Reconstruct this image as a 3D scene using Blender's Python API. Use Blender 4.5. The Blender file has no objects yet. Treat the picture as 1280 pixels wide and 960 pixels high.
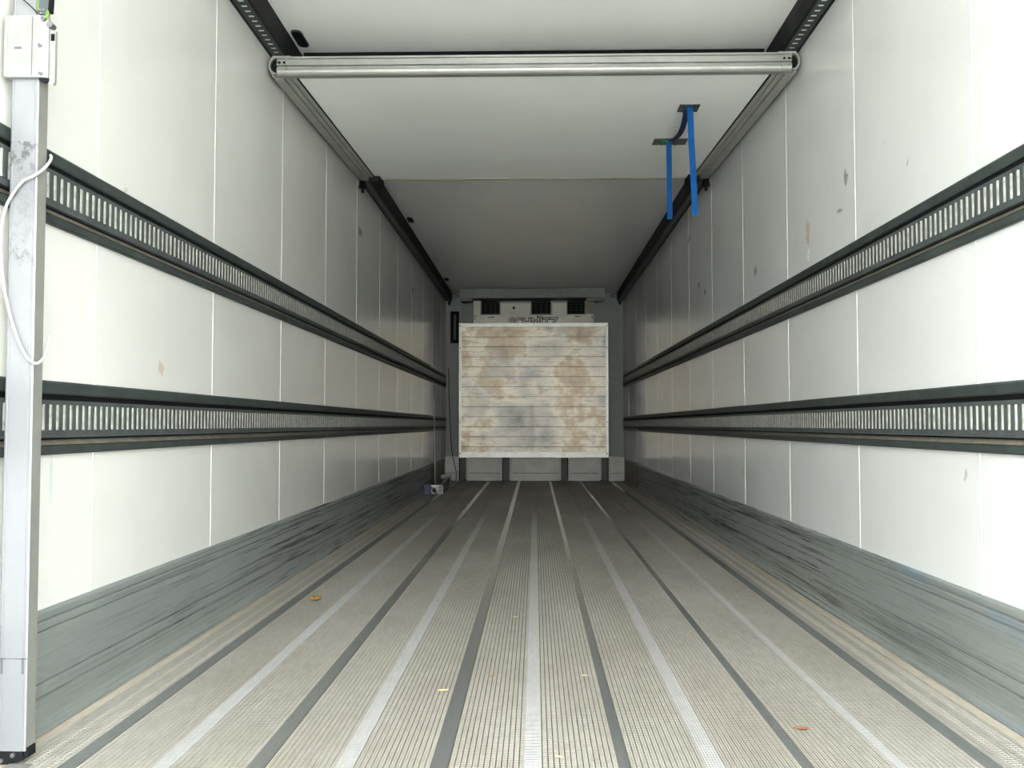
import bpy, bmesh, math, random
from mathutils import Vector, Matrix
random.seed(7)
S = bpy.context.scene
C = S.collection
# ------------------------------------------------------------------ camera, light, exposure
F_PX = 1218.0
cam_d = bpy.data.cameras.new('camera'); cam = bpy.data.objects.new('camera', cam_d); C.objects.link(cam)
cam.location = (0.01, 0, 0.765)
cam.rotation_euler = (math.radians(90) + math.atan(51 / F_PX), 0, math.atan(29 / F_PX))
cam_d.sensor_width = 36; cam_d.lens = F_PX / 1280 * 36; cam_d.clip_start = 0.02
S.camera = cam
S.view_settings.view_transform = 'Standard'; S.view_settings.look = 'None'
S.view_settings.gamma = 1; S.view_settings.use_curve_mapping = False
S.view_settings.exposure = 1.64
W = bpy.data.worlds.new('overcast_sky'); S.world = W; W.use_nodes = True
wn = W.node_tree; bgn = wn.nodes['Background']
wtc = wn.nodes.new('ShaderNodeTexCoord'); wsp = wn.nodes.new('ShaderNodeSeparateXYZ'); wr = wn.nodes.new('ShaderNodeValToRGB')
wn.links.new(wtc.outputs['Generated'], wsp.inputs[0]); wn.links.new(wsp.outputs['Z'], wr.inputs[0])
wr.color_ramp.elements[0].position = 0.0; wr.color_ramp.elements[0].color = (0.36, 0.35, 0.335, 1)
wr.color_ramp.elements[1].position = 0.30; wr.color_ramp.elements[1].color = (0.94, 0.99, 1.0, 1)
wn.links.new(wr.outputs[0], bgn.inputs[0]); bgn.inputs[1].default_value = 9.0

# ------------------------------------------------------------------ dimensions (metres)
WX, H, Y0, Y1 = 1.23, 2.60, -0.12, 13.5      # inner half width, height, rear opening, front wall
SEAMS = [0.71 + i for i in range(13)]

# ------------------------------------------------------------------ helpers
class N:
    """tiny node-graph helper"""
    def __init__(s, name):
        s.m = bpy.data.materials.new(name); s.m.use_nodes = True
        s.t = s.m.node_tree; s.b = s.t.nodes['Principled BSDF']
        tc = s.t.nodes.new('ShaderNodeTexCoord'); s.co = tc.outputs['Object']
    def n(s, typ): return s.t.nodes.new(typ)
    def l(s, a, b): s.t.links.new(a, b)
    def mapping(s, scale, loc=(0, 0, 0), rot=(0, 0, 0)):
        m = s.n('ShaderNodeMapping'); s.l(s.co, m.inputs[0]); m.inputs['Scale'].default_value = scale
        m.inputs['Location'].default_value = loc; m.inputs['Rotation'].default_value = rot
        return m.outputs[0]
    def noise(s, scale=1, mp=(1, 1, 1), detail=4, rough=.6, loc=(0, 0, 0), rot=(0, 0, 0)):
        n = s.n('ShaderNodeTexNoise'); s.l(s.mapping(mp, loc, rot), n.inputs['Vector'])
        n.inputs['Scale'].default_value = scale; n.inputs['Detail'].default_value = detail; n.inputs['Roughness'].default_value = rough
        return n.outputs['Fac']
    def ramp(s, fac, stops):
        r = s.n('ShaderNodeValToRGB'); s.l(fac, r.inputs[0]); cr = r.color_ramp
        while len(cr.elements) < len(stops): cr.elements.new(.5)
        for e, (p, c) in zip(cr.elements, stops):
            e.position = p; e.color = (c, c, c, 1) if isinstance(c, (int, float)) else (*c, 1)
        return r.outputs[0]
    def math(s, op, a, b=None, c=None, clamp=False):
        m = s.n('ShaderNodeMath'); m.operation = op; m.use_clamp = clamp
        for i, v in enumerate((a, b, c)):
            if v is None: continue
            if isinstance(v, (int, float)): m.inputs[i].default_value = v
            else: s.l(v, m.inputs[i])
        return m.outputs[0]
    def mix(s, fac, a, b, mode='MIX'):
        m = s.n('ShaderNodeMix'); m.data_type = 'RGBA'; m.blend_type = mode
        for k, v in ((0, fac), (6, a), (7, b)):
            if isinstance(v, (int, float)): m.inputs[k].default_value = v if k == 0 else (v, v, v, 1)
            elif isinstance(v, tuple): m.inputs[k].default_value = (*v, 1)
            else: s.l(v, m.inputs[k])
        return m.outputs[2]
    def xyz(s):
        x = s.n('ShaderNodeSeparateXYZ'); s.l(s.co, x.inputs[0]); return x.outputs
    def base(s, c):
        if isinstance(c, tuple): s.b.inputs['Base Color'].default_value = (*c, 1)
        else: s.l(c, s.b.inputs['Base Color'])
        return s
    def rough(s, r):
        if isinstance(r, (int, float)): s.b.inputs['Roughness'].default_value = r
        else: s.l(r, s.b.inputs['Roughness'])
        return s
    def metal(s, v): s.b.inputs['Metallic'].default_value = v; return s
    def bump(s, h, dist=.002, strength=.5):
        b = s.n('ShaderNodeBump'); b.inputs['Distance'].default_value = dist; b.inputs['Strength'].default_value = strength
        s.l(h, b.inputs['Height']); s.l(b.outputs[0], s.b.inputs['Normal']); return s

def simple(name, col, rough=.5, metal=0, var=.12, scale=18):
    k = N(name); f = k.noise(scale)
    lo = tuple(c * (1 - var) for c in col); hi = tuple(min(1, c * (1 + var)) for c in col)
    return k.base(k.ramp(f, [(.3, lo), (.7, hi)])).rough(rough).metal(metal).m

def obj(name, bm, mats, parent=None, smooth=False, bevel=0):
    me = bpy.data.meshes.new(name); bmesh.ops.recalc_face_normals(bm, faces=bm.faces); bm.to_mesh(me); bm.free()
    if not isinstance(mats, (list, tuple)): mats = [mats]
    for m in mats: me.materials.append(m)
    if smooth:
        for p in me.polygons: p.use_smooth = True
    o = bpy.data.objects.new(name, me); C.objects.link(o)
    if parent is not None:
        o.parent = parent; o.location = -parent.location if False else (0, 0, 0)
        o.matrix_parent_inverse = Matrix.Translation(-parent.location)
    if bevel:
        b = o.modifiers.new('bevel', 'BEVEL'); b.width = bevel; b.segments = 2; b.limit_method = 'ANGLE'
    return o
def tag(o, label, cat, group=None):
    o['label'] = label; o['category'] = cat
    if group: o['group'] = group
    return o
def thing(name, loc, label, cat, group=None):
    o = bpy.data.objects.new(name, None); o.location = loc; o.empty_display_size = .1; C.objects.link(o)
    return tag(o, label, cat, group)
def struct(name, bm, mats, **k):
    o = obj(name, bm, mats, **k); o['kind'] = 'structure'; return o
def box(bm, x0, x1, y0, y1, z0, z1, mi=0):
    v = [bm.verts.new(p) for p in ((x0,y0,z0),(x1,y0,z0),(x1,y1,z0),(x0,y1,z0),(x0,y0,z1),(x1,y0,z1),(x1,y1,z1),(x0,y1,z1))]
    for q in ((0,3,2,1),(4,5,6,7),(0,1,5,4),(1,2,6,5),(2,3,7,6),(3,0,4,7)):
        bm.faces.new([v[i] for i in q]).material_index = mi
def prism(bm, pts, a0, a1, axis='y', mi=0):
    """closed outline extruded along an axis: y -> pts are (x,z); x -> (y,z); z -> (x,y)"""
    f = {'y': lambda p, a: (p[0], a, p[1]), 'x': lambda p, a: (a, p[0], p[1]), 'z': lambda p, a: (p[0], p[1], a)}[axis]
    A = [bm.verts.new(f(p, a0)) for p in pts]; B = [bm.verts.new(f(p, a1)) for p in pts]
    n = len(pts)
    for i in range(n):
        bm.faces.new((A[i], A[(i+1) % n], B[(i+1) % n], B[i])).material_index = mi
    bm.faces.new(A[::-1]).material_index = mi; bm.faces.new(B).material_index = mi
def cyl(bm, c, r, h, axis='z', n=16, mi=0, r2=None):
    M = {'z': Matrix(), 'x': Matrix.Rotation(math.pi/2, 4, 'Y'), 'y': Matrix.Rotation(math.pi/2, 4, 'X')}[axis]
    r_ = bmesh.ops.create_cone(bm, cap_ends=True, segments=n, radius1=r, radius2=r if r2 is None else r2, depth=h, matrix=Matrix.Translation(c) @ M)
    for v in r_['verts']:
        for fc in v.link_faces: fc.material_index = mi
def tube(bm, pts, r, n=8, mi=0):
    P = [Vector(p) for p in pts]
    # catmull-rom refinement
    Q = []
    for i in range(len(P) - 1):
        p0, p1, p2, p3 = P[max(i-1, 0)], P[i], P[i+1], P[min(i+2, len(P)-1)]
        for k in range(6):
            t = k / 6
            Q.append(.5*((2*p1) + (p2-p0)*t + (2*p0-5*p1+4*p2-p3)*t*t + (3*p1-p0-3*p2+p3)*t*t*t))
    Q.append(P[-1]); rings = []
    up = Vector((0.3, 1, 0.1)).normalized()
    for i, q in enumerate(Q):
        d = (Q[min(i+1, len(Q)-1)] - Q[max(i-1, 0)]).normalized()
        a = d.cross(up); a = a.normalized() if a.length > 1e-4 else d.orthogonal().normalized(); b = d.cross(a)
        rings.append([bm.verts.new(q + r*(math.cos(2*math.pi*j/n)*a + math.sin(2*math.pi*j/n)*b)) for j in range(n)])
    for A, B in zip(rings, rings[1:]):
        for j in range(n): bm.faces.new((A[j], A[(j+1) % n], B[(j+1) % n], B[j])).material_index = mi
    bm.faces.new(rings[0][::-1]); bm.faces.new(rings[-1])
BM = bmesh.new

# ------------------------------------------------------------------ materials
def wall_mat(name, col, marks, sx):
    k = N(name); xo = k.xyz()
    grime = k.noise(1.6, (1, .8, 1.4), 6, .65)
    base = k.mix(k.ramp(grime, [(.35, 0), (.75, .5)]), col, tuple(c * .86 for c in col))
    streak = k.noise(5, (1, .35, 5), 7, .75, rot=(.35, 0, 0))
    sm = k.ramp(streak, [(.70, 0), (.80, .16)])
    base = k.mix(sm, base, (.36, .37, .34))
    specks = k.noise(9, (1, 1.1, .8), 3, .5, loc=(sx, 3, 1))
    base = k.mix(k.ramp(specks, [(.745, 0), (.77, .55)]), base, (.2, .2, .19))
    nz = k.noise(30, (1, 1, 1), 4, .7)
    for (y, z, ry, rz, c, thr) in marks:
        dy = k.math('DIVIDE', k.math('SUBTRACT', xo['Y'], y), ry); dz = k.math('DIVIDE', k.math('SUBTRACT', xo['Z'], z), rz)
        d = k.math('ADD', k.math('MULTIPLY', dy, dy), k.math('MULTIPLY', dz, dz))
        f = k.math('SUBTRACT', k.math('MULTIPLY', nz, 2.0), k.math('MULTIPLY', d, .9))
        base = k.mix(k.ramp(f, [(thr, 0), (thr + .16, .6)]), base, c)
    k.base(base).rough(.17); k.b.inputs['IOR'].default_value = 1.6
    return k.m
DK = (.10, .10, .09); TAN = (.45, .33, .22)
marksR = [(4.36, 1.63, .05, .085, TAN, .55), (4.35, 1.52, .03, .04, (.9,.9,.9), .6), (5.40, 1.615, .06, .05, DK, .68), (3.82, 1.74, .05, .05, DK, .66),
          (7.72, 2.24, .10, .055, DK, .60), (7.25, 1.80, .07, .05, DK, .66), (7.0, 1.72, .07, .05, DK, .68), (3.9, 1.62, .07, .02, DK, .72),]
marksL = [(6.84, 2.13, .12, .045, DK, .55), (9.8, 2.13, .13, .05, DK, .6), (3.2, .95, .04, .05, TAN, .72), (3.0, 2.28, .05, .04, TAN, .8), (2.475, .63, .012, .09, (.42, .50, .53), .55), (3.55, 1.34, .04, .04, TAN, .72)]
M_wallL = wall_mat('white_panel_left', (.61, .607, .572), marksL, 2)
M_wallR = wall_mat('white_panel_right', (.60, .605, .595), marksR, 9)
M_seam = simple('panel_joint_white', (.68, .68, .65), .25)
k = N('white_ceiling'); g = k.noise(1.2, (1, .5, 1), 5)
M_ceil = k.base(k.ramp(g, [(.3, (.70, .70, .67)), (.7, (.76, .76, .73))])).rough(.32).m
k = N('partition_skin'); g = k.noise(1.8, (1, 1, 1), 5); sc = k.noise(7, (1, .5, 1), 5, .7)
M_pskin = k.base(k.mix(k.ramp(sc, [(.70, 0), (.76, .5)]), k.ramp(g, [(.3, (.82, .83, .80)), (.7, (.88, .89, .86))]), (.25, .25, .23))).rough(.4).m
M_dark = simple('charcoal_rail', (.036, .044, .042), .5, .1, .25, 9)
M_track = simple('grey_slotted_rail', (.058, .066, .066), .55, .1, .2, 12)
M_black = simple('black_groove', (.004, .0045, .004), .9)
M_blackpl = simple('black_plastic', (.005, .0055, .006), .6)
M_rib = simple('pale_slot_fill', (.24, .24, .215), .45, .1, .3, 45)
M_slot = simple('bright_slot_metal', (.75, .75, .70), .5)
M_ledge = simple('dusty_ledge', (.11, .097, .075), .7, 0, .3, 20)
M_alu = simple('aluminium', (.25, .25, .232), .42, .5, .10, 8)
M_alu2 = simple('brushed_post_metal', (.80, .80, .82), .45, .3, .05, 6)
M_white = simple('white_paint', (.19, .19, .185), .4)
M_side = simple('post_side_metal', (.20, .20, .18), .5, .3, .06)
M_frame = simple('partition_frame_metal', (.36, .365, .33), .42, .45, .1, 10)
M_rubber = simple('grey_rubber', (.07, .07, .066), .6)
M_front = simple('front_wall_grey', (.19, .205, .195), .5, 0, .06, 3)
M_cover = simple('cover_grey', (.15, .165, .15), .5)
M_kickf = simple('front_kick_plate', (.33, .33, .30), .5, .3, .12, 4)
M_blue = simple('blue_webbing', (.0006, .055, .19), .7, 0, .12, 60)
M_bluedk = simple('blue_cap', (.004, .014, .07), .5)
M_green = simple('green_webbing', (.004, .13, .065), .6)
M_lime = simple('lime_plastic', (.08, .15, .012), .4)
M_greypl = simple('grey_plastic', (.04, .048, .058), .4)
M_cord = simple('white_cord', (.30, .30, .275), .6)
M_screw = simple('zinc_screw', (.16, .16, .165), .35, .7, .05)
M_wire = simple('dark_cable', (.008, .008, .008), .6)
M_tan = simple('beige_plate', (.24, .21, .16), .6)
M_cream = simple('cream_gasket', (.42, .38, .28), .6)
M_leaf = simple('dry_leaf', (.42, .24, .045), .7, 0, .35, 60)
M_leaf2 = simple('brown_leaf', (.36, .15, .06), .7, 0, .3, 60)
M_leaf3 = simple('pale_leaf', (.75, .66, .36), .7, 0, .3, 60)

for m_ in (M_blackpl, M_black, M_wire, M_track, M_rib, M_dark, M_blue): m_.node_tree.nodes['Principled BSDF'].inputs['Specular IOR Level'].default_value = .15
# floor: ribbed aluminium
def floor_mat(name, lo, hi, rough, metal, knurl, mixm=0):
    k = N(name); xo = k.xyz()
    big = k.noise(1.3, (1.6, .55, 1), 7, .65); fine = k.noise(26, (3, .5, 1), 5, .7)
    col = k.ramp(big, [(.30, lo), (.68, hi)])
    col = k.mix(k.ramp(fine, [(.35, .35), (.6, 0)]), col, tuple(c * .55 for c in lo))
    if knurl:
        s = k.math('SINE', k.math('MULTIPLY', xo['Y'], 2 * math.pi / knurl))
        h = k.math('MULTIPLY_ADD', s, .5, .5)
        col = k.mix(k.ramp(h, [(.12, .62), (.62, 0)]), col, tuple(c * .42 for c in lo))
        k.bump(h, .0028, 1.0)
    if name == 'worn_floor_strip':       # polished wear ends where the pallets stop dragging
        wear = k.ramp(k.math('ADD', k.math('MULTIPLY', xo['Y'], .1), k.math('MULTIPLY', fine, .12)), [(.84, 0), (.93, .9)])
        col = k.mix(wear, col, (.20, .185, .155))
    if name == 'smooth_floor_strip': return k.base(col).rough(.22).metal(.65).m
    return k.base(col).rough(k.ramp(big, [(.3, rough + .1), (.7, rough)])).metal(metal).m
M_f_rib = floor_mat('knurled_floor', (.32, .295, .245), (.50, .475, .425), .42, .15, .0095)
M_f_gap = simple('floor_groove_dark', (.10, .088, .07), .8, 0, .4, 12)  # groove bottoms coloured darker and browner than the rib tops
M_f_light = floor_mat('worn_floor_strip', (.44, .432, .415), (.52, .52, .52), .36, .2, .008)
M_f_smooth = floor_mat('smooth_floor_strip', (.25, .258, .25), (.31, .32, .31), .30, .4, 0)
M_f_side = floor_mat('dusty_floor_edge', (.33, .285, .215), (.46, .415, .34), .55, .1, 0)
M_f_bead = floor_mat('bright_floor_bead', (.48, .44, .37), (.66, .62, .56), .35, .3, .0140)

# kick plate
k = N('scuffed_kick_plate')
col = k.ramp(k.noise(.9, (1, .6, 1), 5), [(.3, (.19, .207, .195)), (.7, (.255, .272, .26))])
patch = k.ramp(k.noise(.8, (1, 1, 1.5), 3, .5, loc=(4, 2, 7)), [(.36, 0), (.55, 1)])
wear = k.ramp(k.math('MULTIPLY', k.xyz()['Y'], .1), [(.26, .10), (.42, 1), (.85, 1), (1, .4)])
patch = k.math('MULTIPLY', patch, wear)
d1 = k.ramp(k.noise(7, (1, .11, 12), 8, .78), [(.52, 0), (.57, 1)])
col = k.mix(k.math('MULTIPLY', d1, k.math('MULTIPLY_ADD', patch, .8, .07)), col, (.012, .012, .012))
d2 = k.ramp(k.noise(8, (1, .14, 11), 6, .75, loc=(0, 5, 3)), [(.62, 0), (.68, 1)])
col = k.mix(k.math('MULTIPLY', d2, k.math('MULTIPLY_ADD', patch, .5, .12)), col, (.50, .50, .47))
d3 = k.ramp(k.noise(2.2, (1, .5, 3), 4, .5, loc=(9, 1, 3)), [(.66, 0), (.74, .35)])
col = k.mix(d3, col, (.12, .20, .30))
M_kick = k.base(col).rough(k.ramp(d1, [(0, .38), (1, .7)])).metal(.25).bump(d1, .001, .4).m
M_kick2 = simple('brown_kick_board', (.17, .155, .125), .5, .1, .35, 5)

# bulkhead boards
k = N('stained_aluminium_boards')
n1 = k.noise(1.5, (1, 1, 1.1), 6, .65); n2 = k.noise(1.0, (1.3, 1, 1.9), 4, .6, loc=(3, 0, 8)); fine = k.noise(9, (.5, 1, 3.2), 8, .8)
col = k.ramp(n1, [(.30, (.17, .135, .10)), (.43, (.33, .27, .195)), (.50, (.50, .455, .375)), (.60, (.44, .42, .375)), (.72, (.28, .29, .285))])
col = k.mix(k.ramp(n2, [(.55, 0), (.70, .45)]), col, (.24, .275, .31))
col = k.mix(k.ramp(fine, [(.53, 0), (.64, .6)]), col, (.10, .08, .065))
xo = k.xyz()
for sx in (-.69, -.03, .62):
    d = k.math('ABSOLUTE', k.math('SUBTRACT', xo['X'], sx)); low = k.math('LESS_THAN', xo['Z'], 1.05)
    f = k.math('MULTIPLY', k.ramp(k.math('ADD', d, k.math('MULTIPLY', fine, .05)), [(.02, .42), (.085, 0)]), k.math('MULTIPLY', low, k.ramp(k.noise(1.6, (2, 1, 1.2), 4, .6, loc=(1, 1, 1)), [(.36, .1), (.56, 1)])))
    col = k.mix(f, col, (.21, .17, .125))
M_board = k.base(col).rough(k.ramp(n1, [(.3, .36), (.7, .5)])).metal(.5).bump(fine, .001, .3).m
M_edge = simple('bulkhead_edge_metal', (.42, .42, .385), .4, .5, .15, 9)
M_evap = simple('evaporator_housing', (.36, .345, .295), .45, .3, .15, 3)
M_ground = simple('pale_concrete_yard', (.58, .58, .55), .9, 0, .2, 3)

# ------------------------------------------------------------------ room shell
for s, side, mt in ((-1, 'left', M_wallL), (1, 'right', M_wallR)):
    bm = BM(); a, b = sorted((s * WX, s * (WX + .06)))
    box(bm, a, b, Y0, Y1, -.10, H + .06, 0)
    for y in SEAMS:
        a, b = sorted((s * (WX + .001), s * (WX - .0012)))
        box(bm, a, b, y - .002, y + .002, .30, 2.49, 1)
    struct('wall_' + side, bm, [mt, M_seam])
bm = BM(); box(bm, -WX, WX, Y0, Y1, H, H + .06)
for y in SEAMS[2::2]: pass
struct('ceiling', bm, M_ceil)
bm = BM(); box(bm, -WX, WX, Y1, Y1 + .06, -.10, H + .06); struct('wall_front', bm, M_front)

# floor: real longitudinal ribs
bm = BM()
def strip_type(x):
    for c in (-.83, -.415, 0, .415, .83):
        if abs(x - c) < .0175: return 'L'
    for c in (-1.035, -.62, -.2075, .2075, .62, 1.035):
        if abs(x - c) < .0175: return 'S'
    if abs(x) > 1.175: return 'E'
    return 'R'
ZT, ZB = 0.0, -.0036
x = -WX; profile = []       # (x0, x1, z, material)
P = .0132
i = 0
while x < WX - 1e-6:
    t = strip_type(x + P / 2)
    x1 = min(x + P, WX)
    if t == 'R':
        g = .0030
        w = x1 - x
        profile.append((x, x + g, ZB, 1)); profile.append((x + g, x + w * .55, ZT, 5 if (abs(abs(x) - 1.14) < .010 or abs(abs(x) - 1.085) < .012) else 0))
        profile.append((x + w * .55, x + w * .55 + .0014, ZB * .6, 0)); profile.append((x + w * .55 + .0014, x1, ZT, 5 if (abs(abs(x) - 1.14) < .010 or abs(abs(x) - 1.085) < .012) else 0))
    elif t == 'L':
        w = x1 - x
        for q in range(2):
            profile.append((x + q*w/2, x + q*w/2 + .0010, ZB * .4, 2)); profile.append((x + q*w/2 + .0010, x + (q+1)*w/2, ZT + .0008, 2))
    elif t == 'S': profile.append((x, x1, ZT + .0002, 3))
    else: profile.append((x, x1, ZB * .4, 4))
    x = x1
YS = [Y0, 2, 5, 9, Y1]
prev = None; cols = []
for (xa, xb, z, mi) in profile:
    for xx in (xa, xb):
        cols.append((xx, z, mi))
vs = [[bm.verts.new((xx, y, z)) for y in YS] for (xx, z, mi) in cols]
for i in range(len(vs) - 1):
    mi = cols[i][2] if i % 2 == 0 else (cols[i][2] if cols[i][1] > cols[i+1][1] else cols[i+1][2])
    for j in range(len(YS) - 1):
        if abs(cols[i][0] - cols[i+1][0]) < 1e-9 and abs(cols[i][1] - cols[i+1][1]) < 1e-9: continue
        f = bm.faces.new((vs[i][j], vs[i+1][j], vs[i+1][j+1], vs[i][j+1])); f.material_index = mi
box(bm, -WX, WX, Y0, Y1, -.10, -.004, 1)
fl = struct('floor', bm, [M_f_rib, M_f_gap, M_f_light, M_f_smooth, M_f_side, M_f_bead])

# kick plates with pressed grooves
for s, side in ((-1, 'left'), (1, 'right')):
    bm = BM(); p = .012
    pr = [(0, .302), (p * .4, .302), (p, .295)]
    for gz in (.277, .252, .124, .088):
        pr += [(p, gz + .003), (p - .005, gz + .001), (p - .005, gz - .001), (p, gz - .003)]
    pr += [(p, .030), (.022, .008), (.024, .0015), (0, .0015)]
    prism(bm, [(s * (WX - a), z) for a, z in pr], Y0, 11.45)
    struct('baseboard_' + side, bm, M_kick)
    bm = BM(); box(bm, *sorted((s * WX, s * (WX - .008))), 11.46, Y1, .0015, .31)
    prism(bm, [(s * (WX - a), z) for a, z in ((.008, .30), (.013, .29), (.013, .27), (.008, .26))], 11.46, Y1 - .02)
    struct('trim_1' if s < 0 else 'trim_2', bm, M_kick2)

# ------------------------------------------------------------------ slotted load rails on the side walls
def rail(s, zb, label):
    t = thing('load_rail', (s * WX, 0, zb + .09), label, 'load rail', 'slotted load rails on the side walls')
    X = lambda p: s * (WX - p)
    def pz(pts): return [(X(p), zb + z) for p, z in pts]
    bm = BM(); prism(bm, pz([(0, .188), (.006, .188), (.011, .182), (.011, .158), (.008, .154), (0, .154)]), Y0, 11.45)
    prism(bm, pz([(0, .182), (.005, .180), (.005, .158), (0, .156)]), 11.46, Y1 - .03)
    obj('upper_flange', bm, M_dark, t)
    bm = BM(); box(bm, *sorted((X(0), X(.0015))), Y0, Y1 - .03, zb + .03, zb + .154)
    obj('channel', bm, M_black, t)
    bm = BM()
    prism(bm, pz([(0, .0), (.010, .0), (.014, .004), (.014, .022), (.010, .024), (0, .024)]), Y0, 11.45)
    prism(bm, pz([(0, .002), (.006, .002), (.006, .022), (0, .022)]), 11.46, Y1 - .03)
    prism(bm, pz([(0, .025), (.013, .025), (.002, .038), (0, .038)]), Y0, 11.45, mi=1)
    obj('lower_flange', bm, [M_dark, M_ledge], t)
    # slotted track: bars between real openings, pale ribbed fill behind
    bm = BM(); p0, p1 = .0016, .0125
    prism(bm, pz([(p0, .140), (p1, .138), (p1, .128), (p0, .128)]), Y0, Y1 - .03)
    prism(bm, pz([(p0, .062), (p1, .062), (p1, .048), (.016, .047), (.016, .043), (p0, .043)]), Y0, Y1 - .03)
    y = Y0 + .02; n = 0
    a, b = sorted((X(p0), X(p1)))
    while y < Y1 - .08:
        box(bm, a, b, y, y + .014, zb + .061, zb + .129); y += .036; n += 1
    y = Y0 + .05
    while y < Y1 - .1:
        cyl(bm, (X(p1 + .0008), y, zb + .055), .0035, .002, 'x', 6, 0); y += .1
    obj('slotted_track', bm, M_track, t)
    bm = BM(); y = Y0 + .02 + .025
    while y < Y1 - .08:
        pts = [(X(.0016), y - .0095)] + [(X(.0016 + .0125 * math.sin(math.pi * q / 8)), y - .0075 * math.cos(math.pi * q / 8)) for q in range(1, 8)] + [(X(.0016), y + .0095)]
        prism(bm, pts, zb + .0625, zb + .1275, 'z'); y += .036
    obj('slot_lining', bm, M_rib, t)
rail(-1, .689, 'charcoal slotted load rail running low along the left wall, behind the post')
rail(-1, 1.275, 'charcoal slotted load rail running high along the left wall, crossed by cord')
rail(1, .689, 'charcoal slotted load rail running low along the right wall')
rail(1, 1.275, 'charcoal slotted load rail running high along the right wall')

# ------------------------------------------------------------------ ceiling tracks (double-deck rails under the roof edge)
ZTK = 2.487; XI = 1.145
def track(s, label):
    t = thing('ceiling_track', (s * 1.19, 0, 2.6), label, 'ceiling track', 'black tracks in the roof corners')
    bm = BM()
    prism(bm, [(s*(WX-.001), H-.001), (s*(WX-.001), ZTK), (s*(WX-.014), ZTK), (s*(WX-.014), H-.02), (s*(XI+.014), H-.02), (s*(XI+.014), ZTK), (s*XI, ZTK), (s*XI, H-.001)], Y0, Y1 - .02)
    obj('channel', bm, M_blackpl, t)
    bm = BM(); a, b = sorted((s*(WX-.0145), s*(XI+.0145))); w = b - a
    z0, z1 = ZTK - .001, ZTK + .003
    ia, ib = a + w*.30, a + w*.75
    if s > 0: ia, ib = a + w*.25, a + w*.70
    box(bm, a, ia, Y0, Y1 - .02, z0, z1); box(bm, ib, b, Y0, Y1 - .02, z0, z1)
    y = Y0
    while y < Y1 - .08:
        box(bm, ia, ib, y, y + .026, z0, z1); y += .05
    box(bm, a, b, Y0, Y1-.02, z1 + .0015, z1 + .003, 1)
    obj('slotted_plate', bm, [M_dark, M_slot], t)
track(-1, 'black slotted ceiling track in the roof corner above the left wall')
track(1, 'black slotted ceiling track in the roof corner above the right wall')

for y in (4.53, 8.63, 12.2):
    for s in (-1,):
        t = thing('ceiling_lamp', (s * 1.105, y, H), {4.53: 'black oblong marker lamp in the ceiling nearest the opening, left side',
              8.63: 'dark oblong marker lamp in the ceiling just beyond the raised partition', 12.2: 'dark oblong marker lamp in the ceiling near the front wall'}[y], 'ceiling lamp', 'oblong lamps along the ceiling edge')
        def cap(L, w, z0, z1, bm):
            pts = []
            for q in range(9): a_ = math.pi * q / 8; pts.append((w*math.cos(a_), L + w*math.sin(a_)*1.2))
            for q in range(9): a_ = math.pi + math.pi * q / 8; pts.append((w*math.cos(a_), -L + w*math.sin(a_)*1.2))
            prism(bm, [(s*1.105 + px, y + py) for px, py in pts], z0, z1, 'z')
        bm = BM(); cap(.07, .026, H - .006, H - .0005, bm); obj('lamp_rim', bm, M_dark, t)
        bm = BM(); cap(.064, .021, H - .008, H - .0055, bm); obj('lens', bm, M_blackpl, t)

# ------------------------------------------------------------------ raised partition under the ceiling
t = thing('raised_partition', (0, 5.55, 2.45), 'white insulated partition panel in an aluminium frame, swung up under the ceiling', 'partition')
PN, PF = 4.40, 6.72                      # near / far edges
ZB_ = lambda y: 2.375 + (y - PN) / (PF - PN) * .10
XF = 1.215
def wedge(bm, x0, x1, ya, yb, za0, za1, zb0, zb1, mi=0):
    v = [bm.verts.new(p) for p in ((x0,ya,za0),(x1,ya,za0),(x1,yb,zb0),(x0,yb,zb0),(x0,ya,za1),(x1,ya,za1),(x1,yb,zb1),(x0,yb,zb1))]
    for q in ((0,3,2,1),(4,5,6,7),(0,1,5,4),(1,2,6,5),(2,3,7,6),(3,0,4,7)): bm.faces.new([v[i] for i in q]).material_index = mi
bm = BM(); wedge(bm, -1.095, 1.095, PN + .045, PF, ZB_(PN+.045) + .006, ZB_(PN) + .085, ZB_(PF) + .006, ZB_(PF) + .085)
obj('panel', bm, M_pskin, t)
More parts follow.
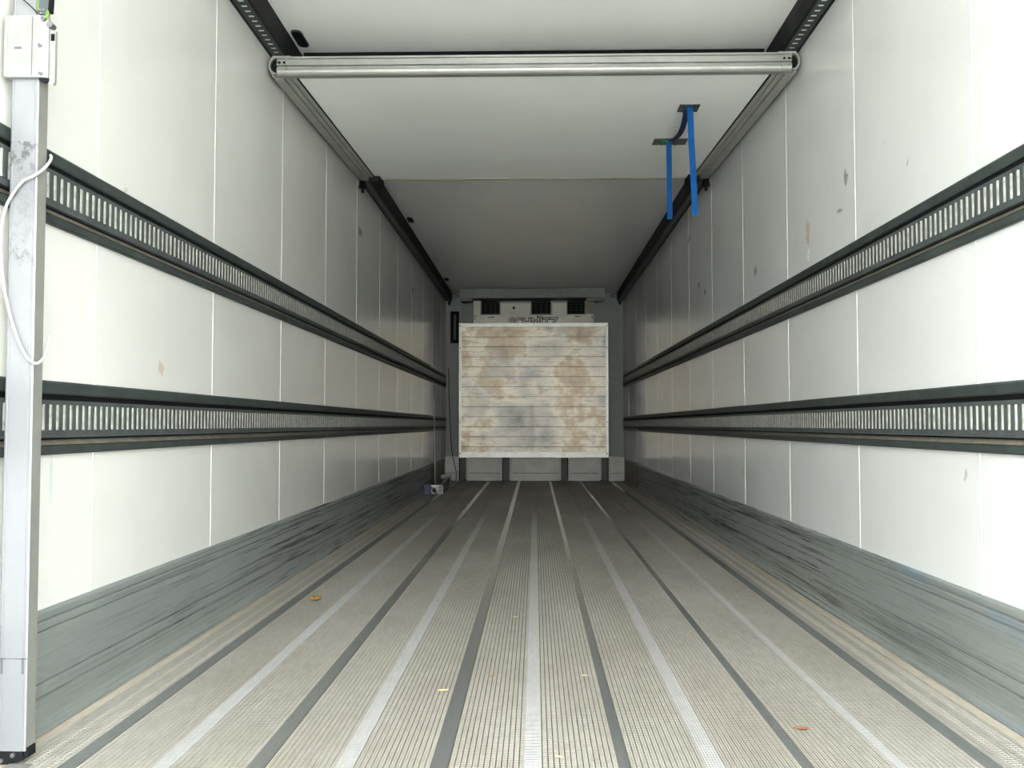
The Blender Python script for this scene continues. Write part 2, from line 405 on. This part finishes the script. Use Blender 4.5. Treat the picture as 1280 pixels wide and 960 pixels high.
# near frame bar: double-ribbed extrusion, rounded
def rib_profile(y0, z0, z1, r=.012):
    h = (z1 - z0)
    pts = [(y0 + .045, z0)]
    for q in range(5): a_ = -math.pi/2 - q * math.pi/8; pts.append((y0 + .022 + .022*math.cos(a_), z0 + .022 + .022*math.sin(a_)))
    pts += [(y0 + .001, z0 + h*.40), (y0 + .014, z0 + h*.43), (y0 + .014, z0 + h*.50), (y0, z0 + h*.52)]
    pts += [(y0, z0 + h*.80), (y0 + .010, z0 + h*.83), (y0 + .010, z0 + h*.87), (y0 + .004, z0 + h*.90), (y0 + .004, z1), (y0 + .045, z1)]
    return pts
bm = BM(); prism(bm, rib_profile(PN, 2.375, 2.463), -1.135, 1.135, 'x'); obj('front_rail', bm, M_alu, t)
for s in (-1, 1):
    bm = BM(); a, b = sorted((s*1.1355, s*1.180)); 
    prism(bm, [(y - .002, z) for y, z in rib_profile(PN, 2.3745, 2.4635)], a, b, 'x')
    for dx in (1.145, 1.166): cyl(bm, (s*dx, PN - .002, 2.432), .0055, .008, 'y', 12, 1)
    a, b = sorted((s*1.172, s*1.1795)); box(bm, a, b, PN - .005, PN, 2.430, 2.434, 1)
    obj('end_connector', bm, [M_alu, M_black], t)
    # D-shaped corner cap, open end
    bm = BM(); pts = []
    for q in range(13):
        a_ = -math.pi/2 + math.pi*q/12; pts.append((s*(1.183 + .034*math.cos(a_)), 2.419 + .043*math.sin(a_)))
    for q in range(12, -1, -1):
        a_ = -math.pi/2 + math.pi*q/12; pts.append((s*(1.183 + .026*math.cos(a_)), 2.419 + .034*math.sin(a_)))
    prism(bm, pts, PN - .004, PN + .04)
    prism(bm, [(s*1.183 + (s*.024*math.cos(-math.pi/2 + math.pi*q/10)), 2.419 + .032*math.sin(-math.pi/2 + math.pi*q/10)) for q in range(11)], PN + .01, PN + .035, mi=1)
    obj('corner_cap', bm, [M_alu, M_black], t, smooth=False)
    # side rail, three steps
    bm = BM(); TOP = 2.4835
    st = [(1.1015, 1.126, .004, 0), (1.126, 1.131, .016, 1), (1.131, 1.156, .002, 0), (1.156, 1.160, .014, 1), (1.160, 1.194, -.004, 0), (1.194, 1.212, .006, 0), (1.212, 1.218, .012, 1)]
    for xa, xb, dz, mi in st:
        a, b = sorted((s*xa, s*xb)); tp = TOP if xb > 1.14 else None
        wedge(bm, a, b, PN + .047, PF, ZB_(PN+.047) + dz, tp or 2.46, ZB_(PF) - .004 + dz*.4, tp or 2.55, mi)
    obj('side_rail', bm, [M_frame, M_rubber], t)
    bm = BM(); a, b = sorted((s*1.0955, s*1.1012)); wedge(bm, a, b, PN + .047, PF, ZB_(PN) + .003, ZB_(PN)+.08, ZB_(PF) + .003, ZB_(PF)+.08)
    obj('gasket', bm, M_black, t)
    # carriage block and handle knob at the far corners
    bm = BM(); a, b = sorted((s*1.060, s*1.138))
    prism(bm, [(a, 2.455), (a + .012, 2.438), (b - .004, 2.438), (b, 2.455), (b, 2.54), (a, 2.54)], PF - .10, PF + .10)
    cyl(bm, (s*1.10, PF + .11, 2.48), .028, .03, 'y', 14)
    obj('carriage', bm, M_blackpl, t, bevel=.006)
    bm = BM(); cyl(bm, (s*1.196, PF + .012, 2.445), .030, .05, 'z', 10, 0, .018); cyl(bm, (s*1.196, PF + .012, 2.405), .010, .035, 'z', 8)
    obj('latch_knob', bm, M_blackpl, t)
bm = BM(); prism(bm, [(4.70, 2.4645), (4.74, 2.4645), (4.725, H - .0005), (4.71, H - .0005)], -1.13, 1.13, 'x'); box(bm, -1.09, 1.09, PN + .08, PN + .5, ZB_(PN) + .0855, ZB_(PN) + .0885); obj('gap_shade_strip', bm, M_black, t)  # added black strip and sheet that put shade into the gap above the partition
bm = BM(); box(bm, -1.058, 1.058, PF + .016, PF + .05, 2.481, 2.555, 1); box(bm, -1.058, 1.058, PF + .0005, PF + .015, 2.487, 2.55, 0)
obj('hinge_strip', bm, [M_black, M_cream], t)

# ------------------------------------------------------------------ blue pull strap under the partition
XS = .805
t = thing('pull_strap', (XS, 5.0, 2.40), 'blue webbing pull strap with two hanging ends and a green loop, under the raised partition', 'strap')
def plate(y, w, l, teeth):
    bm = BM(); z = ZB_(y) + .0055
    box(bm, XS - w, XS + w, y - l, y + l, z - .006, z - .001)
    for sx in (-1, 1):
        cyl(bm, (XS + sx*w*.72, y, z - .007), .007, .004, 'z', 10, 1)
        box(bm, XS + sx*w*.40 - .004, XS + sx*w*.40 + .004, y - l, y + l, z - .010, z - .006, 0)
    obj('mounting_plate', bm, [M_track if teeth else M_rubber, M_screw], t)
plate(5.0, .052, .055, True); plate(5.70, .098, .060, False)
def ribbon(pts, w, th, name, mat, axis='x'):
    bm = BM(); rows = []
    for i, p in enumerate(pts):
        p = Vector(p); d = (Vector(pts[min(i+1, len(pts)-1)]) - Vector(pts[max(i-1, 0)])).normalized()
        sd = Vector((1, 0, 0)); nn = d.cross(sd).normalized() * th / 2
        rows.append([bm.verts.new(p + sd*w/2 + nn), bm.verts.new(p - sd*w/2 + nn), bm.verts.new(p - sd*w/2 - nn), bm.verts.new(p + sd*w/2 - nn)])
    for A, B in zip(rows, rows[1:]):
        for j in range(4): bm.faces.new((A[j], A[(j+1) % 4], B[(j+1) % 4], B[j]))
    bm.faces.new(rows[0]); bm.faces.new(rows[-1][::-1])
    return obj(name, bm, mat, t)
z1 = ZB_(5.0) - .004; z2 = ZB_(5.70) - .005
ribbon([(XS + .002, 4.965, z1), (XS + .002, 4.960, z1 - .02)] + [(XS + .002 + .02*q/8, 4.958 + .006*math.sin(q*.8), z1 - .02 - .545*q/8) for q in range(1, 9)], .031, .004, 'hanging_strap', M_blue)
ribbon([(XS - .012, 5.655, z2 - .008), (XS - .012, 5.652, z2 - .03)] + [(XS - .012 + .002*q/6, 5.651 + .004*math.sin(q), z2 - .03 - .435*q/6) for q in range(1, 7)], .031, .004, 'hanging_strap', M_blue)
cs = []
for q in range(13):
    u = q / 12; y = 4.985 + u * (5.645 - 4.985)
    cs.append((XS - .012 + .022 * math.sin(u * math.pi * .8), y, z1 + (z2 - z1)*u - .006 - .028 * math.sin(math.pi * u)))
ribbon(cs, .030, .004, 'connecting_strap', simple('navy_webbing', (.002, .008, .05), .7))
bm = BM(); box(bm, XS - .062, XS + .010, 5.645, 5.70, z2 - .009, z2 - .0012); obj('green_loop', bm, M_green, t, bevel=.002)['label'] = 'green webbing loop'

# ------------------------------------------------------------------ near post (locking bar standing upright by the left wall)
PX0, PX1, PY0, PY1_ = -1.203, -1.139, 2.20, 2.243
t = thing('upright_locking_post', (-1.171, 2.22, 0), 'tall brushed aluminium locking post standing upright against the left wall', 'post')
bm = BM(); pts = [(PX0, PY0+.002), (PX0+.003, PY0), (PX0+.006, PY0), (PX0+.007, PY0+.0012), (PX0+.009, PY0+.0012), (PX0+.010, PY0), (PX1-.010, PY0), (PX1-.009, PY0+.0012), (PX1-.007, PY0+.0012), (PX1-.006, PY0), (PX1-.003, PY0), (PX1, PY0+.002)]
k = N('smudged_post_metal'); xo = k.xyz(); nn = k.noise(45, (1, 1, .8), 6, .75); n3 = k.noise(4, (1, 1, 1.2), 4, .6)
zone = k.math('MULTIPLY', k.math('GREATER_THAN', xo['Z'], 1.13), k.math('LESS_THAN', xo['Z'], 1.42))
sm = k.math('MULTIPLY', k.ramp(nn, [(.49, 0), (.57, .9)]), zone)
sm = k.math('MULTIPLY', sm, k.ramp(n3, [(.38, .25), (.50, 1)]))
colp = k.mix(sm, k.ramp(k.noise(5, (1, 1, .4), 5), [(.3, (.162, .165, .175)), (.7, (.195, .197, .204))]), (.06, .06, .065))
lz = k.math('ABSOLUTE', k.math('SUBTRACT', xo['Z'], .236))
ln = k.math('MULTIPLY', k.math('LESS_THAN', lz, .0016), k.ramp(nn, [(.4, .3), (.6, .9)]))
colp = k.mix(ln, colp, (.03, .03, .033))
for dx in (PX0 + .006, PX1 - .010):
    a_ = k.math('ABSOLUTE', k.math('SUBTRACT', xo['X'], dx)); b_ = k.math('ABSOLUTE', k.math('SUBTRACT', xo['Z'], .220))
    f = k.math('MULTIPLY', k.math('LESS_THAN', k.math('ADD', a_, k.math('MULTIPLY', nn, .004)), .0048), k.math('LESS_THAN', b_, .018))
    colp = k.mix(k.math('MULTIPLY', f, .7), colp, (.06, .06, .063))
M_post = k.base(colp).rough(.42).metal(.25).m
prism(bm, pts + [(PX1, PY1_), (PX0, PY1_)], .030, 2.40, 'z')
for f in bm.faces:
    c = f.calc_center_median()
    if abs(c.x - PX1) < .0006 : f.material_index = 1
obj('bar', bm, [M_post, M_side], t)
# collar (sliding latch housing)
bm = BM(); cz0, cz1 = 1.566, 1.711
prism(bm, [(PX0-.011, PY0-.013), (PX1+.004, PY0-.013), (PX1+.018, PY0-.010), (PX1+.024, PY0-.006), (PX1+.024, PY0+.0), (PX1+.0004, PY0+.0), (PX1+.0004, PY0-.001), (PX0-.0004, PY0-.001), (PX0-.0004, PY1_), (PX0-.011, PY1_)], cz0, cz1, 'z')
box(bm, PX0-.012, PX0-.004, PY0-.0145, PY0-.0128, cz0 + .001, cz1 - .001)
box(bm, PX1-.012, PX1-.010, PY0-.0138, PY0-.0128, cz0 + .004, cz1 - .004, 1)
box(bm, PX0+.012, PX0+.028, PY0-.0137, PY0-.0128, 1.632, 1.637, 1)
obj('collar', bm, [M_white, M_rubber], t, bevel=.0015)
for (sx, sz, r) in ((PX1+.014, 1.702, .006), (PX1+.007, 1.640, .0045), (PX1+.010, 1.574, .0045)):
    bm = BM(); cyl(bm, (sx, PY0-.0128, sz), r, .007, 'y', 14); cyl(bm, (sx, PY0-.0168, sz), r*.4, .003, 'y', 6, 1)
    obj('screw', bm, [M_screw, M_rubber], t)
bm = BM(); cyl(bm, (PX1+.028, PY0-.002, 1.690), .007, .02, 'y', 14); obj('hinge_pin', bm, M_screw, t)
bm = BM(); prism(bm, [(PX1+.006, cz0+.004), (PX1+.032, cz0-.014), (PX1+.036, cz0-.006), (PX1+.036, 1.680), (PX1+.024, 1.680), (PX1+.0245, cz0+.004)], PY0+.001, PY0+.012)
box(bm, PX1+.026, PX1+.035, PY0-.0005, PY0+.0009, 1.655, 1.672, 1)
obj('latch_plate', bm, [M_white, M_black], t, bevel=.002)
bm = BM(); prism(bm, [(PX1+.001, cz0), (PX1+.024, cz0), (PX1+.023, cz0-.008), (PX1+.016, cz0-.012), (PX1+.006, cz0-.008)], PY0-.006, PY0+.0005)
obj('stop_block', bm, M_blackpl, t)
bm = BM(); prism(bm, [(PX1+.003, cz1+.002), (PX1+.021, cz1+.002), (PX1+.025, cz1+.03), (PX1+.027, cz1+.10), (PX1+.010, cz1+.10), (PX1+.002, cz1+.02)], PY0-.012, PY0+.004)
for sx, sz in ((.006, .012), (.014, .012), (.008, .005)): cyl(bm, (PX1+sx, PY0-.013, cz1+sz), .0028, .003, 'y', 10, 1)
obj('lever', bm, [M_greypl, M_screw], t, bevel=.002)
bm = BM(); box(bm, PX1-.003, PX1+.0025, PY0-.010, PY0-.001, cz1+.012, cz1+.10, 0); prism(bm, [(PX1+.018, cz1-.003), (PX1+.022, cz1-.012), (PX1+.029, cz1+.002), (PX1+.024, cz1+.014)], PY0-.014, PY0-.0125)
obj('release_tab', bm, M_lime, t)['label'] = 'lime green release tab'
bm = BM(); prism(bm, [(PX1+.024, cz1+.008), (PX1+.030, cz1+.008), (PX1+.034, cz1+.10), (PX1+.0275, cz1+.10)], PY0-.011, PY0+.003); obj('lever_edge', bm, M_black, t)
bm = BM(); tube(bm, [(PX1+.002, PY0-.014, cz1+.002), (PX1-.02, PY0-.012, cz1+.025), (PX1-.045, PY0-.010, cz1+.045), (PX1-.06, PY0-.006, cz1+.055)], .0014, 6); obj('pull_wire', bm, M_wire, t)
# foot
bm = BM(); prism(bm, [(PX0+.001, .0005), (PX0+.024, .0005), (PX1-.006, .010), (PX1-.006, .0295), (PX0+.001, .0295)], PY0+.001, PY0+.02)
box(bm, PX1-.005, PX1+.004, PY0+.004, PY1_-.004, .015, .0295); box(bm, PX1+.0005, PX1+.004, PY0+.004, PY1_-.004, .0295, .037)
obj('foot', bm, M_blackpl, t)
for sx, sz in ((PX0+.010, .009), (PX0+.037, .022)):
    bm = BM(); cyl(bm, (sx, PY0-.002, sz), .0055, .006, 'y', 6); cyl(bm, (sx, PY0-.0055, sz), .0035, .002, 'y', 12); obj('bolt', bm, M_screw, t)
bm = BM(); out = [(PX0+.03, PY0-.035), (PX1+.018, PY0-.030), (PX1+.018, PY0-.002), (PX0+.03, PY0-.004)]
prism(bm, out, .001, .004, 'z')
for q in range(8): box(bm, PX0+.034+q*.0075, PX0+.038+q*.0075, PY0-.041, PY0-.033, .001, .004)
obj('toothed_plate', bm, M_alu, t)
# cord loop around the post
bm = BM()
tube(bm, [(-1.133, 2.248, 1.400), (-1.124, 2.235, 1.392), (-1.118, 2.215, 1.375), (-1.124, 2.197, 1.353), (-1.142, 2.190, 1.336), (-1.165, 2.190, 1.325), (-1.185, 2.189, 1.300), (-1.203, 2.188, 1.265),
          (-1.212, 2.188, 1.215), (-1.212, 2.188, 1.16), (-1.205, 2.188, 1.09), (-1.192, 2.188, 1.03), (-1.175, 2.188, .975), (-1.158, 2.189, .935), (-1.143, 2.190, .913), (-1.128, 2.194, .905),
          (-1.119, 2.208, .918), (-1.118, 2.225, .945), (-1.124, 2.248, .975)], .0035, 10)
tag(obj('looped_cord', bm, M_cord, smooth=True), 'thin white cord looped loosely around the upright post at left', 'cord')

# ------------------------------------------------------------------ front bulkhead
YB = 13.10
t = thing('front_bulkhead', (-.015, YB + .05, .01), 'stained aluminium plank bulkhead standing in front of the cooling unit', 'bulkhead')
bm = BM(); zb, zt = .335, 2.085; n = 13; h = (zt - zb) / n
for i in range(n): box(bm, -.985, .958, YB + random.uniform(0, .0012), YB + .03, zb + i*h + .003, zb + (i+1)*h - .003)
box(bm, -.985, .958, YB + .008, YB + .028, zb, zt, 1)
obj('planks', bm, [M_board, M_black], t)
for s, xa, xb in ((-1, -1.016, -.986), (1, .959, .992)):
    bm = BM(); box(bm, xa, xb, YB - .008, YB + .04, .326, 2.137)
    cyl(bm, ((xa+xb)/2, YB - .010, 1.35), .022, .02, 'y', 12); 
    for zz in (.38, .8, 1.8, 2.10): cyl(bm, ((xa+xb)/2, YB - .009, zz), .008, .006, 'y', 8, 1)
    obj('side_edge', bm, [M_edge, M_black], t)
bm = BM(); box(bm, -.9855, .9585, YB - .004, YB + .034, 2.0855, 2.137); obj('top_edge', bm, M_edge, t)
bm = BM(); box(bm, -.9855, .9585, YB - .006, YB + .034, .326, .3345); box(bm, -.98, .95, YB-.0035, YB-.0006, .335, .40, 0); obj('bottom_edge', bm, M_edge, t)
for xc in (-.968, -.385, .405, .945):
    bm = BM(); w = .048
    box(bm, xc - w, xc - w + .006, YB + .01, Y1 - .035, .012, .325); box(bm, xc + w - .006, xc + w, YB + .01, Y1 - .035, .012, .325)
    box(bm, xc - w + .007, xc + w - .007, YB + .10, YB + .106, .012, .325, 1)
    for sx in (-1, 1):
        fx = xc + sx * (w + .012)
        box(bm, min(xc + sx*w, xc + sx*(w+.03)), max(xc + sx*w, xc + sx*(w+.03)), YB + .01, YB + .014, .03, .325, 2)
        for q in range(6): cyl(bm, (xc + sx*(w+.016), YB + .009, .06 + q*.046), .006, .004, 'y', 8, 0)
    obj('standoff_bracket', bm, [M_black, M_rubber, M_kickf], t)
bm = BM()
for (a, b) in ((-WX + .010, -1.03), (-.885, -.47), (-.30, .32), (.49, .865), (1.01, WX - .010)):
    box(bm, a, b, YB + .20, YB + .215, .004, .325)
    box(bm, a, b, YB + .197, YB + .20, .30, .31); box(bm, a, b, YB + .197, YB + .20, .105, .112, 1)
box(bm, -WX + .014, WX - .014, YB + .2151, Y1 - .001, .004, .33)
o = struct('baseboard_front', bm, [M_kickf, M_rubber])

# ------------------------------------------------------------------ cooling unit above the bulkhead
YE = 13.16
t = thing('cooling_unit', (.03, Y1, 2.3), 'pale evaporator housing with three fan openings, under the ceiling at the front', 'cooling unit')
ops = ((-.735, -.455), (-.054, .239), (.434, .700)); EL, ER = -.828, .802; ez0, ezo, ezt = 1.95, 2.258, 2.446
pts = [(EL, ez0), (ER, ez0), (ER, ezt), ]
for a, b in reversed(ops): pts += [(b, ezt), (b, ezo), (a, ezo), (a, ezt)]
pts += [(EL, ezt)]
# comb-shaped face plate assembled from boxes so it stays watertight
bm = BM(); box(bm, EL, ER, YE, YE + .012, ez0, ezo)
xs = [EL] + [v for ab in ops for v in ab] + [ER]
for i in range(0, len(xs), 2): box(bm, xs[i], xs[i+1], YE, YE + .012, ezo, ezt - (.03 if i in (2, 4) else 0))
box(bm, ops[0][1], ops[1][0], YE + .004, YE + .012, ezt - .03, ezt, 1); box(bm, ops[1][1], ops[2][0], YE + .004, YE + .012, ezt - .03, ezt, 1)
for a, b in ops:
    for xa, xb in ((a, a + .016), (b - .016, b)): box(bm, xa, xb, YE - .003, YE + .05, ezo, ezt, 1)
    box(bm, a, b, YE - .003, YE + .05, ezo - .006, ezo + .006, 1)
for px, pz_ in ((EL + .02, 2.24), (EL + .02, 2.20), (ER - .02, 2.22)): cyl(bm, (px, YE - .002, pz_), .009, .006, 'y', 8, 2)
obj('face_plate', bm, [M_evap, M_cover, M_black], t)
bm = BM(); box(bm, EL, ER, YE + .16, Y1 - .002, ez0, ezt); box(bm, EL, EL + .01, YE + .013, YE + .16, ez0, ezt); box(bm, ER - .01, ER, YE + .013, YE + .16, ez0, ezt)
obj('housing', bm, M_black, t)
for a, b in ops:
    bm = BM()
    box(bm, a + .017, b - .017, YE + .10, YE + .104, ezo + .007, ezt - .002, 0)
    cyl(bm, ((a+b)/2, YE + .09, (ezo+ezt)/2), .030, .02, 'y', 14, 0)
    for q in range(6): box(bm, a + .017, b - .017, YE + .03, YE + .033, ezo + .025 + q*.028, ezo + .0275 + q*.028, 1)
    for q in range(3): box(bm, a + (b-a)*(.25 + .25*q) - .0015, a + (b-a)*(.25+.25*q) + .0015, YE + .034, YE + .036, ezo + .007, ezt - .002, 1)
    obj('fan_grille', bm, [M_black, M_rubber], t)
bm = BM(); box(bm, .702, .806, YE - .012, YE - .0005, 2.275, 2.46); box(bm, .715, .79, YE - .010, YE - .0005, 2.262, 2.274); obj('side_plate', bm, M_tan, t)['label'] = 'beige plate'
def arrow(x, z, L, d):
    bm = BM()
    box(bm, x - L/2, x + L/2, YE - .0025, YE - .0006, z - .004, z + .004)
    prism(bm, [(x + d*L/2, z - .013), (x + d*(L/2 + .022), z), (x + d*L/2, z + .013)], YE - .0025, YE - .0006)
    obj('arrow_sticker', bm, M_black, t)
arrow(-.60, 2.222, .06, 1); arrow(.08, 2.232, .06, -1); arrow(.60, 2.232, .06, -1)
bm = BM(); prism(bm, [(-.30, 2.335), (-.255, 2.335), (-.2775, 2.380)], YE - .0025, YE - .0006); obj('warning_triangle', bm, M_black, t)
bm = BM(); cyl(bm, (-.2775, YE - .0015, 2.285), .006, .002, 'y', 10)
obj('plug', bm, M_black, t)
# raised outline lettering, lower half hidden behind the bulkhead
cu = bpy.data.curves.new('lettering', 'FONT'); cu.body = 'SCHMITZ'; cu.size = 1; cu.space_character = 1.03
cu.offset = .03; cu.fill_mode = 'NONE'; cu.bevel_depth = .028; cu.bevel_resolution = 1; cu.resolution_u = 4
tmp = bpy.data.objects.new('tmp_text', cu); C.objects.link(tmp)
bpy.context.view_layer.update()
me = bpy.data.meshes.new_from_object(tmp.evaluated_get(bpy.context.evaluated_depsgraph_get()))
C.objects.unlink(tmp); bpy.data.objects.remove(tmp)
vx = [v.co.x for v in me.vertices]; vy = [v.co.y for v in me.vertices]
x0, x1, y0, y1 = min(vx), max(vx), min(vy), max(vy)
for v in me.vertices:
    c = v.co.copy()
    v.co = (-.345 + (c.x - x0) / (x1 - x0) * .672, YE - .004 - c.z * .12, 2.222 - (y1 - c.y) / (y1 - y0) * .138)
me.materials.clear(); me.materials.append(M_black)
o = bpy.data.objects.new('outline_lettering', me); C.objects.link(o); o.parent = t; o.matrix_parent_inverse = Matrix.Translation(-t.location)

bm = BM(); box(bm, -1.005, .945, 12.98, Y1 - .001, 2.462, 2.592); box(bm, .70, .935, 13.0, 13.1, 2.425, 2.4615); box(bm, -.995, -.84, 13.0, 13.1, 2.425, 2.4615)
tag(obj('ceiling_duct_cover', bm, M_cover, bevel=.004), 'long grey-green box cover under the ceiling, directly above the fan openings', 'duct cover')
# vent slot
t = thing('wall_vent', (-1.105, Y1, 2.11), 'narrow upright black-framed vent on the front wall, left of the cooling unit', 'vent')
bm = BM(); yv = Y1 - .02
for a, b, c, d in ((-1.165, -1.145, 1.90, 2.34), (-1.068, -1.048, 1.90, 2.34), (-1.1449, -1.0681, 2.31, 2.34), (-1.1449, -1.0681, 1.90, 1.93)): box(bm, a, b, yv - .012, Y1 - .0005, c, d)
obj('frame', bm, M_black, t)
bm = BM(); box(bm, -1.1445, -1.0685, yv + .004, Y1 - .0005, 1.931, 2.309); box(bm, -1.12, -1.093, yv - .004, yv + .0035, 1.95, 2.29, 1); obj('insert', bm, [M_blackpl, M_rubber], t)
# conduit left of the unit
bm = BM(); box(bm, -1.00, -.845, 13.30, Y1 - .001, 1.9, 2.424); box(bm, -.90, -.895, 13.296, 13.30, 1.9, 2.42)
tag(obj('drain_cover', bm, M_cover), 'grey upright cover strip between the wall vent and the cooling unit', 'cover')
for s, lb in ((-1, 'left'), (1, 'right')):
    t = thing('roof_corner_socket', (s*1.185, Y1, 2.48), f'small black oval socket with a loose wire, front wall top {lb} corner', 'socket', 'black sockets in the front top corners')
    bm = BM(); prism(bm, [(s*1.185 + .022*math.cos(q*math.pi/8), 2.475 + .048*math.sin(q*math.pi/8)) for q in range(16)], Y1 - .03, Y1 - .0005)
    obj('socket_body', bm, M_blackpl, t)
    bm = BM(); tube(bm, [(s*1.185, Y1 - .035, 2.50), (s*1.16, Y1 - .05, 2.55), (s*1.11, Y1 - .06, 2.572), (s*1.05, Y1 - .06, 2.55), (s*1.10, Y1 - .06, 2.53), (s*1.16, Y1 - .05, 2.545)], .005, 6)
    obj('wire', bm, M_wire, t)
bm = BM(); tube(bm, [(-1.19, Y1 - .02, 1.55), (-1.185, Y1 - .02, 1.2), (-1.17, Y1 - .02, .85), (-1.155, Y1 - .03, .55), (-1.12, Y1 - .20, .36), (-1.085, YB + .16, .22), (-1.065, YB + .12, .15), (-1.055, YB + .08, .10), (-1.06, YB + .06, .02)], .005, 8)
tag(obj('dangling_cable', bm, M_wire, smooth=True), 'thin dark cable hanging down the front wall beside the bulkhead', 'cable')

# ------------------------------------------------------------------ load bars lying on the floor at front left
def bar(xa, ya, xb, yb, z, label):
    t = thing('load_bar', (xa, ya, 0), label, 'load bar')
    d = Vector((xb - xa, yb - ya, 0)); L = d.length; ang = math.atan2(d.x, d.y)
    M = Matrix.Translation((xa, ya, z)) @ Matrix.Rotation(-ang, 4, 'Z')
    def add(name, fn, m, **k):
        bm = BM(); fn(bm); bmesh.ops.transform(bm, matrix=M, verts=bm.verts); return obj(name, bm, m, t, **k)
    return t, L, add
t, L, add = bar(-1.035, 10.75, -1.125, 12.85, .004, 'long grey aluminium load bar with white end blocks, lying by the front left corner')
add('beam', lambda b: (box(b, -.022, .022, .05, L - .3, 0, .09), box(b, .0225, .025, .05, L - .3, .03, .06)), M_side)
def endb(b):
    box(b, -.03, .03, 0, .05, -.002, .098)
    for zz in (.03, .065): box(b, -.018, .018, -.003, 0, zz, zz + .012, 1)
add('end_block', endb, [M_white, M_rubber])
add('end_block', lambda b: (box(b, -.045, .035, L - .3, L - .22, 0, .12), box(b, -.09, -.046, L - .28, L - .24, .07, .12), box(b, .01, .03, L - .22, L, 0, .10)), M_white)
t, L, add = bar(-1.165, 10.62, -1.175, 10.95, .004, 'short dark load bar with a blue end block and steel hook, against the left wall')
add('beam', lambda b: box(b, -.022, .022, .075, L, 0, .08), M_rubber)
add('blue_end', lambda b: box(b, -.038, .038, 0, .075, 0, .115), M_bluedk, bevel=.006)['label'] = 'dark blue end block'
def hook(b):
    tube(b, [(.043 + .032 + .030*math.cos(q*math.pi/6), .01, .045 + .034*math.sin(q*math.pi/6)) for q in range(13)], .008, 8)
    box(b, .04, .12, .02, .035, .085, .105); box(b, .105, .12, .02, .035, .05, .085)
add('hook', hook, M_alu)
bm = BM(); tube(bm, [(-1.085, 10.66, .105), (-1.087, 10.67, .35), (-1.093, 10.68, .6), (-1.10, 10.69, .85), (-1.102, 10.69, 1.02)], .0045, 8)
tag(obj('thin_rod', bm, M_alu, smooth=True), 'thin pale rod standing upright out of the steel hook at the left wall', 'rod')

# ------------------------------------------------------------------ leaves and crumbs on the floor
def leaf(x, y, L, w, ang, m, label, curl=.4, cat='leaf'):
    bm = BM(); n = 7; rows = []
    for i in range(n):
        u = i / (n - 1); ww = w * math.sin(math.pi * min(1, u * .92 + .04)) ** .7 * (1 + .25 * math.sin(9*u + x*30)); row = []
        for j in range(-2, 3):
            v = j / 2; px, py = (u - .5) * L, v * ww / 2
            zz = .003 + curl * L * (.25 * abs(v) ** 1.5 + .35 * (u - .5) ** 2) + .02 * L * math.sin(7*u + 5*v)
            row.append((px*math.cos(ang) - py*math.sin(ang) + x, px*math.sin(ang) + py*math.cos(ang) + y, max(zz, .0022)))
        rows.append([bm.verts.new(p) for p in row])
    for A, B in zip(rows, rows[1:]):
        for j in range(4): bm.faces.new((A[j], A[j+1], B[j+1], B[j]))
    bmesh.ops.solidify(bm, geom=bm.faces[:], thickness=.0008)
    return tag(obj('dry_leaf', bm, m, smooth=True), label, cat, 'dry leaves on the floor')
leaf(-.945, 4.25, .050, .055, .4, M_leaf, 'crumpled golden dry leaf on the floor, left of centre, largest of the leaves', 1.1)
leaf(-.255, 2.82, .030, .012, .3, M_leaf3, 'small pale yellow leaf on the floor left of the centre strip', .5)
leaf(.675, 2.49, .038, .011, -.2, M_leaf2, 'narrow reddish brown leaf on the floor at right', .5)
leaf(.065, 2.27, .024, .008, -.5, M_leaf3, 'tiny yellow leaf scrap on the floor nearest the camera, right of the centre strip', .4)
leaf(-.120, 2.98, .018, .012, .9, M_leaf2, 'tiny dark crumb of leaf just left of the centre floor strip', .6)
leaf(.160, 3.00, .020, .008, 0, M_leaf3, 'tiny pale leaf scrap just right of the centre strip, second nearest the camera', .4)
leaf(-.07, 3.9, .018, .008, .2, M_leaf3, 'tiny pale leaf scrap left of the centre strip, farthest back of the scraps', .4)

# ------------------------------------------------------------------ ground outside the rear opening
bm = BM(); box(bm, -60, 60, -80, 40, -1.30, -1.25); struct('ground', bm, M_ground)
